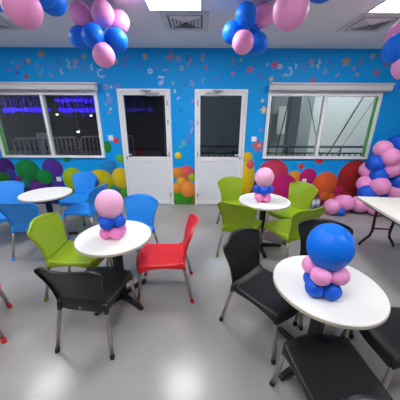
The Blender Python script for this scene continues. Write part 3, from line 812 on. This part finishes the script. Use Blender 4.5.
# crowd barriers behind the left window
def barrier(x, y, a, label):
    t = empty('crowd_barrier', (x, y, 0), a)
    w = 1.0
    tube('hoop', [(-w, 0, .12), (-w, 0, 1.05), (-w+.05, 0, 1.12), (-w+.13, 0, 1.15), (w-.13, 0, 1.15), (w-.05, 0, 1.12), (w, 0, 1.05), (w, 0, .12)], .03, M['rail_grey'], t, 10)
    tube('bottom_rail', [(-w, 0, .16), (w, 0, .16)], .022, M['rail_grey'], t, 8)
    for k in range(13):
        xx = -w+.14+k*(2*w-.28)/12
        tube('bar', [(xx, 0, .16), (xx, 0, 1.14)], .017, M['rail_grey'], t, 8)
    for sx in (-.7, .7):
        tube('foot', [(sx, -.25, .015), (sx, 0, .16), (sx, .25, .015)], .018, M['rail_grey'], t, 8)
    tag(t, label, 'barrier', 'crowd barriers behind the left window')
barrier(-7.6, 7.75, .25, 'leftmost crowd barrier behind the left window, beside its green edge')
barrier(-5.55, 8.6, .5, 'crowd barrier in the middle of the row behind the left window')
barrier(-3.75, 9.65, .55, 'crowd barrier at the right end of the row behind the left window')
def led(x0, x1, y, z, label, mt='led'):
    t = empty('led_strip', ((x0+x1)/2, y, z)); w = (x1-x0)/2
    bm = bmesh.new(); xx = -w
    while xx < w:
        l = random.uniform(.10, .35)
        add_box(bm, xx, min(xx+l, w), -.03, 0, -.06-random.uniform(0, .09), .05+random.uniform(0, .05)); xx += l+random.uniform(.02, .08)
    link('strip', fin(bm, 'strip'), M[mt], t)
    box('channel', -w-.02, w+.02, 0, .04, -.09, .09, M['hall_dark'], t)
    for sx in (-.9, .9): tube('hanger', [(sx*w, .02, .09), (sx*w, .02, HZ-z)], .012, M['black_metal'], t, 8)
    n = int(2*w/.17)
    for k in range(n):
        z1 = random.uniform(.25, .85); z0 = random.uniform(-.35, .1); xx = -w+.1+k*.17+random.uniform(-.05, .05)
        bm = bmesh.new(); zz = z0
        while zz < z1:
            if random.random() < .7: add_box(bm, xx-.016, xx+.016, -.06, -.03, zz, zz+.05)
            zz += .11
        add_tube(bm, [(xx, -.025, z0), (xx, -.025, z1)], .004, 5)
        link('light_string', fin(bm, 'light_string'), M[mt if mt != 'led' else 'led_dim'], t)
    tag(t, label, 'light', 'purple LED strips in the dark hall')
led(-9.6, -7.3, 12, 2.22, 'glowing purple light strip with hanging lights behind the left pane of the left window')
led(-7.0, -4.8, 12.2, 2.22, 'glowing purple light strip with hanging lights behind the right pane of the left window')
led(-4.2, -2.6, 13.4, 2.3, 'purple light strip seen through the left door glass', 'led_faint')
led(-7.9, -5.4, 13.6, 2.75, 'higher purple light strip at the back of the dark hall')
def spot(x, y, z, r, label):
    t = empty('spotlight', (x, y, z))
    lathe('housing', [(0, .12), (r*1.25, .12), (r*1.3, 0), (r*1.05, -.01)], M['black_metal'], t, 16)
    bm = bmesh.new(); bmesh.ops.create_uvsphere(bm, u_segments=16, v_segments=8, radius=r)
    link('lens', fin(bm, 'lens', True), M['spot'], t)
    tube('stem', [(0, 0, .12), (0, 0, HZ-z)], .02, M['black_metal'], t, 8)
    tag(t, label, 'spotlight', 'small white lights in the dark hall')
spot(-6.43, 11, 2.01, .05, 'small white lamp just right of the middle bar of the left window')
spot(-4.91, 11, 1.97, .05, 'small white lamp near the right side of the left window')
spot(-5.61, 11, 1.28, .07, 'bright white lamp low behind the right pane of the left window')
# small pale table and stools in the dark hall
ht = empty('hall_table', (-7.2, 11, 0)); box('top', -.25, .25, -.2, .2, 1.02, 1.2, M['white_pvc'], ht, .01)
for sx in (-.2, .2): box('leg', sx-.03, sx+.03, -.18, .18, 0, 1.02, M['white_pvc'], ht, .005)
tag(ht, 'pale high table standing behind the barriers in the left window', 'table')
def lamp(x, y, sx, sy, label, mt):  # fill panels added out of view to brighten the hall beyond the glass
    t = empty('hall_light', (x, y, HZ))
    box('housing', -sx-.03, sx+.03, -sy-.03, sy+.03, -.07, 0, M['grey_metal'], t, .005)
    box('diffuser', -sx, sx, -sy, sy, -.085, -.07, mt, t)
    tag(t, label, 'ceiling light', 'fill lights added to the hall')
lamp(5.5, 7.6, 1.2, .5, 'unseen fill light added above the railing behind the right window', M['hall_fill'])
lamp(1.2, 9.5, .6, .3, 'unseen fill light added to brighten the hall behind the right door', M['hall_fill_mid'])
lamp(-5.6, 6.6, .6, .3, 'dim unseen fill light added over the barriers behind the left window', M['hall_fill_dim'])

# ------------------------------------------------------------------ world, camera, view
w = bpy.data.worlds.new('World'); S.world = w; w.use_nodes = True
w.node_tree.nodes['Background'].inputs[0].default_value = (.02, .025, .035, 1)
w.node_tree.nodes['Background'].inputs[1].default_value = .3
cd = bpy.data.cameras.new('camera'); cam = bpy.data.objects.new('camera', cd); COL.objects.link(cam)
cd.sensor_fit = 'HORIZONTAL'; cd.sensor_width = 36; cd.lens = 36*230.1/400
cd.clip_start = .02; cd.clip_end = 100
R = Matrix.Rotation(math.radians(90-19.29), 4, 'X') @ Matrix.Rotation(math.radians(.269), 4, 'Z')
cam.matrix_world = Matrix.Translation((0, 0, 1.803)) @ R
S.camera = cam
S.view_settings.view_transform = 'Standard'; S.view_settings.look = 'None'
S.view_settings.gamma = 1; S.view_settings.use_curve_mapping = False
S.view_settings.exposure = 1.12
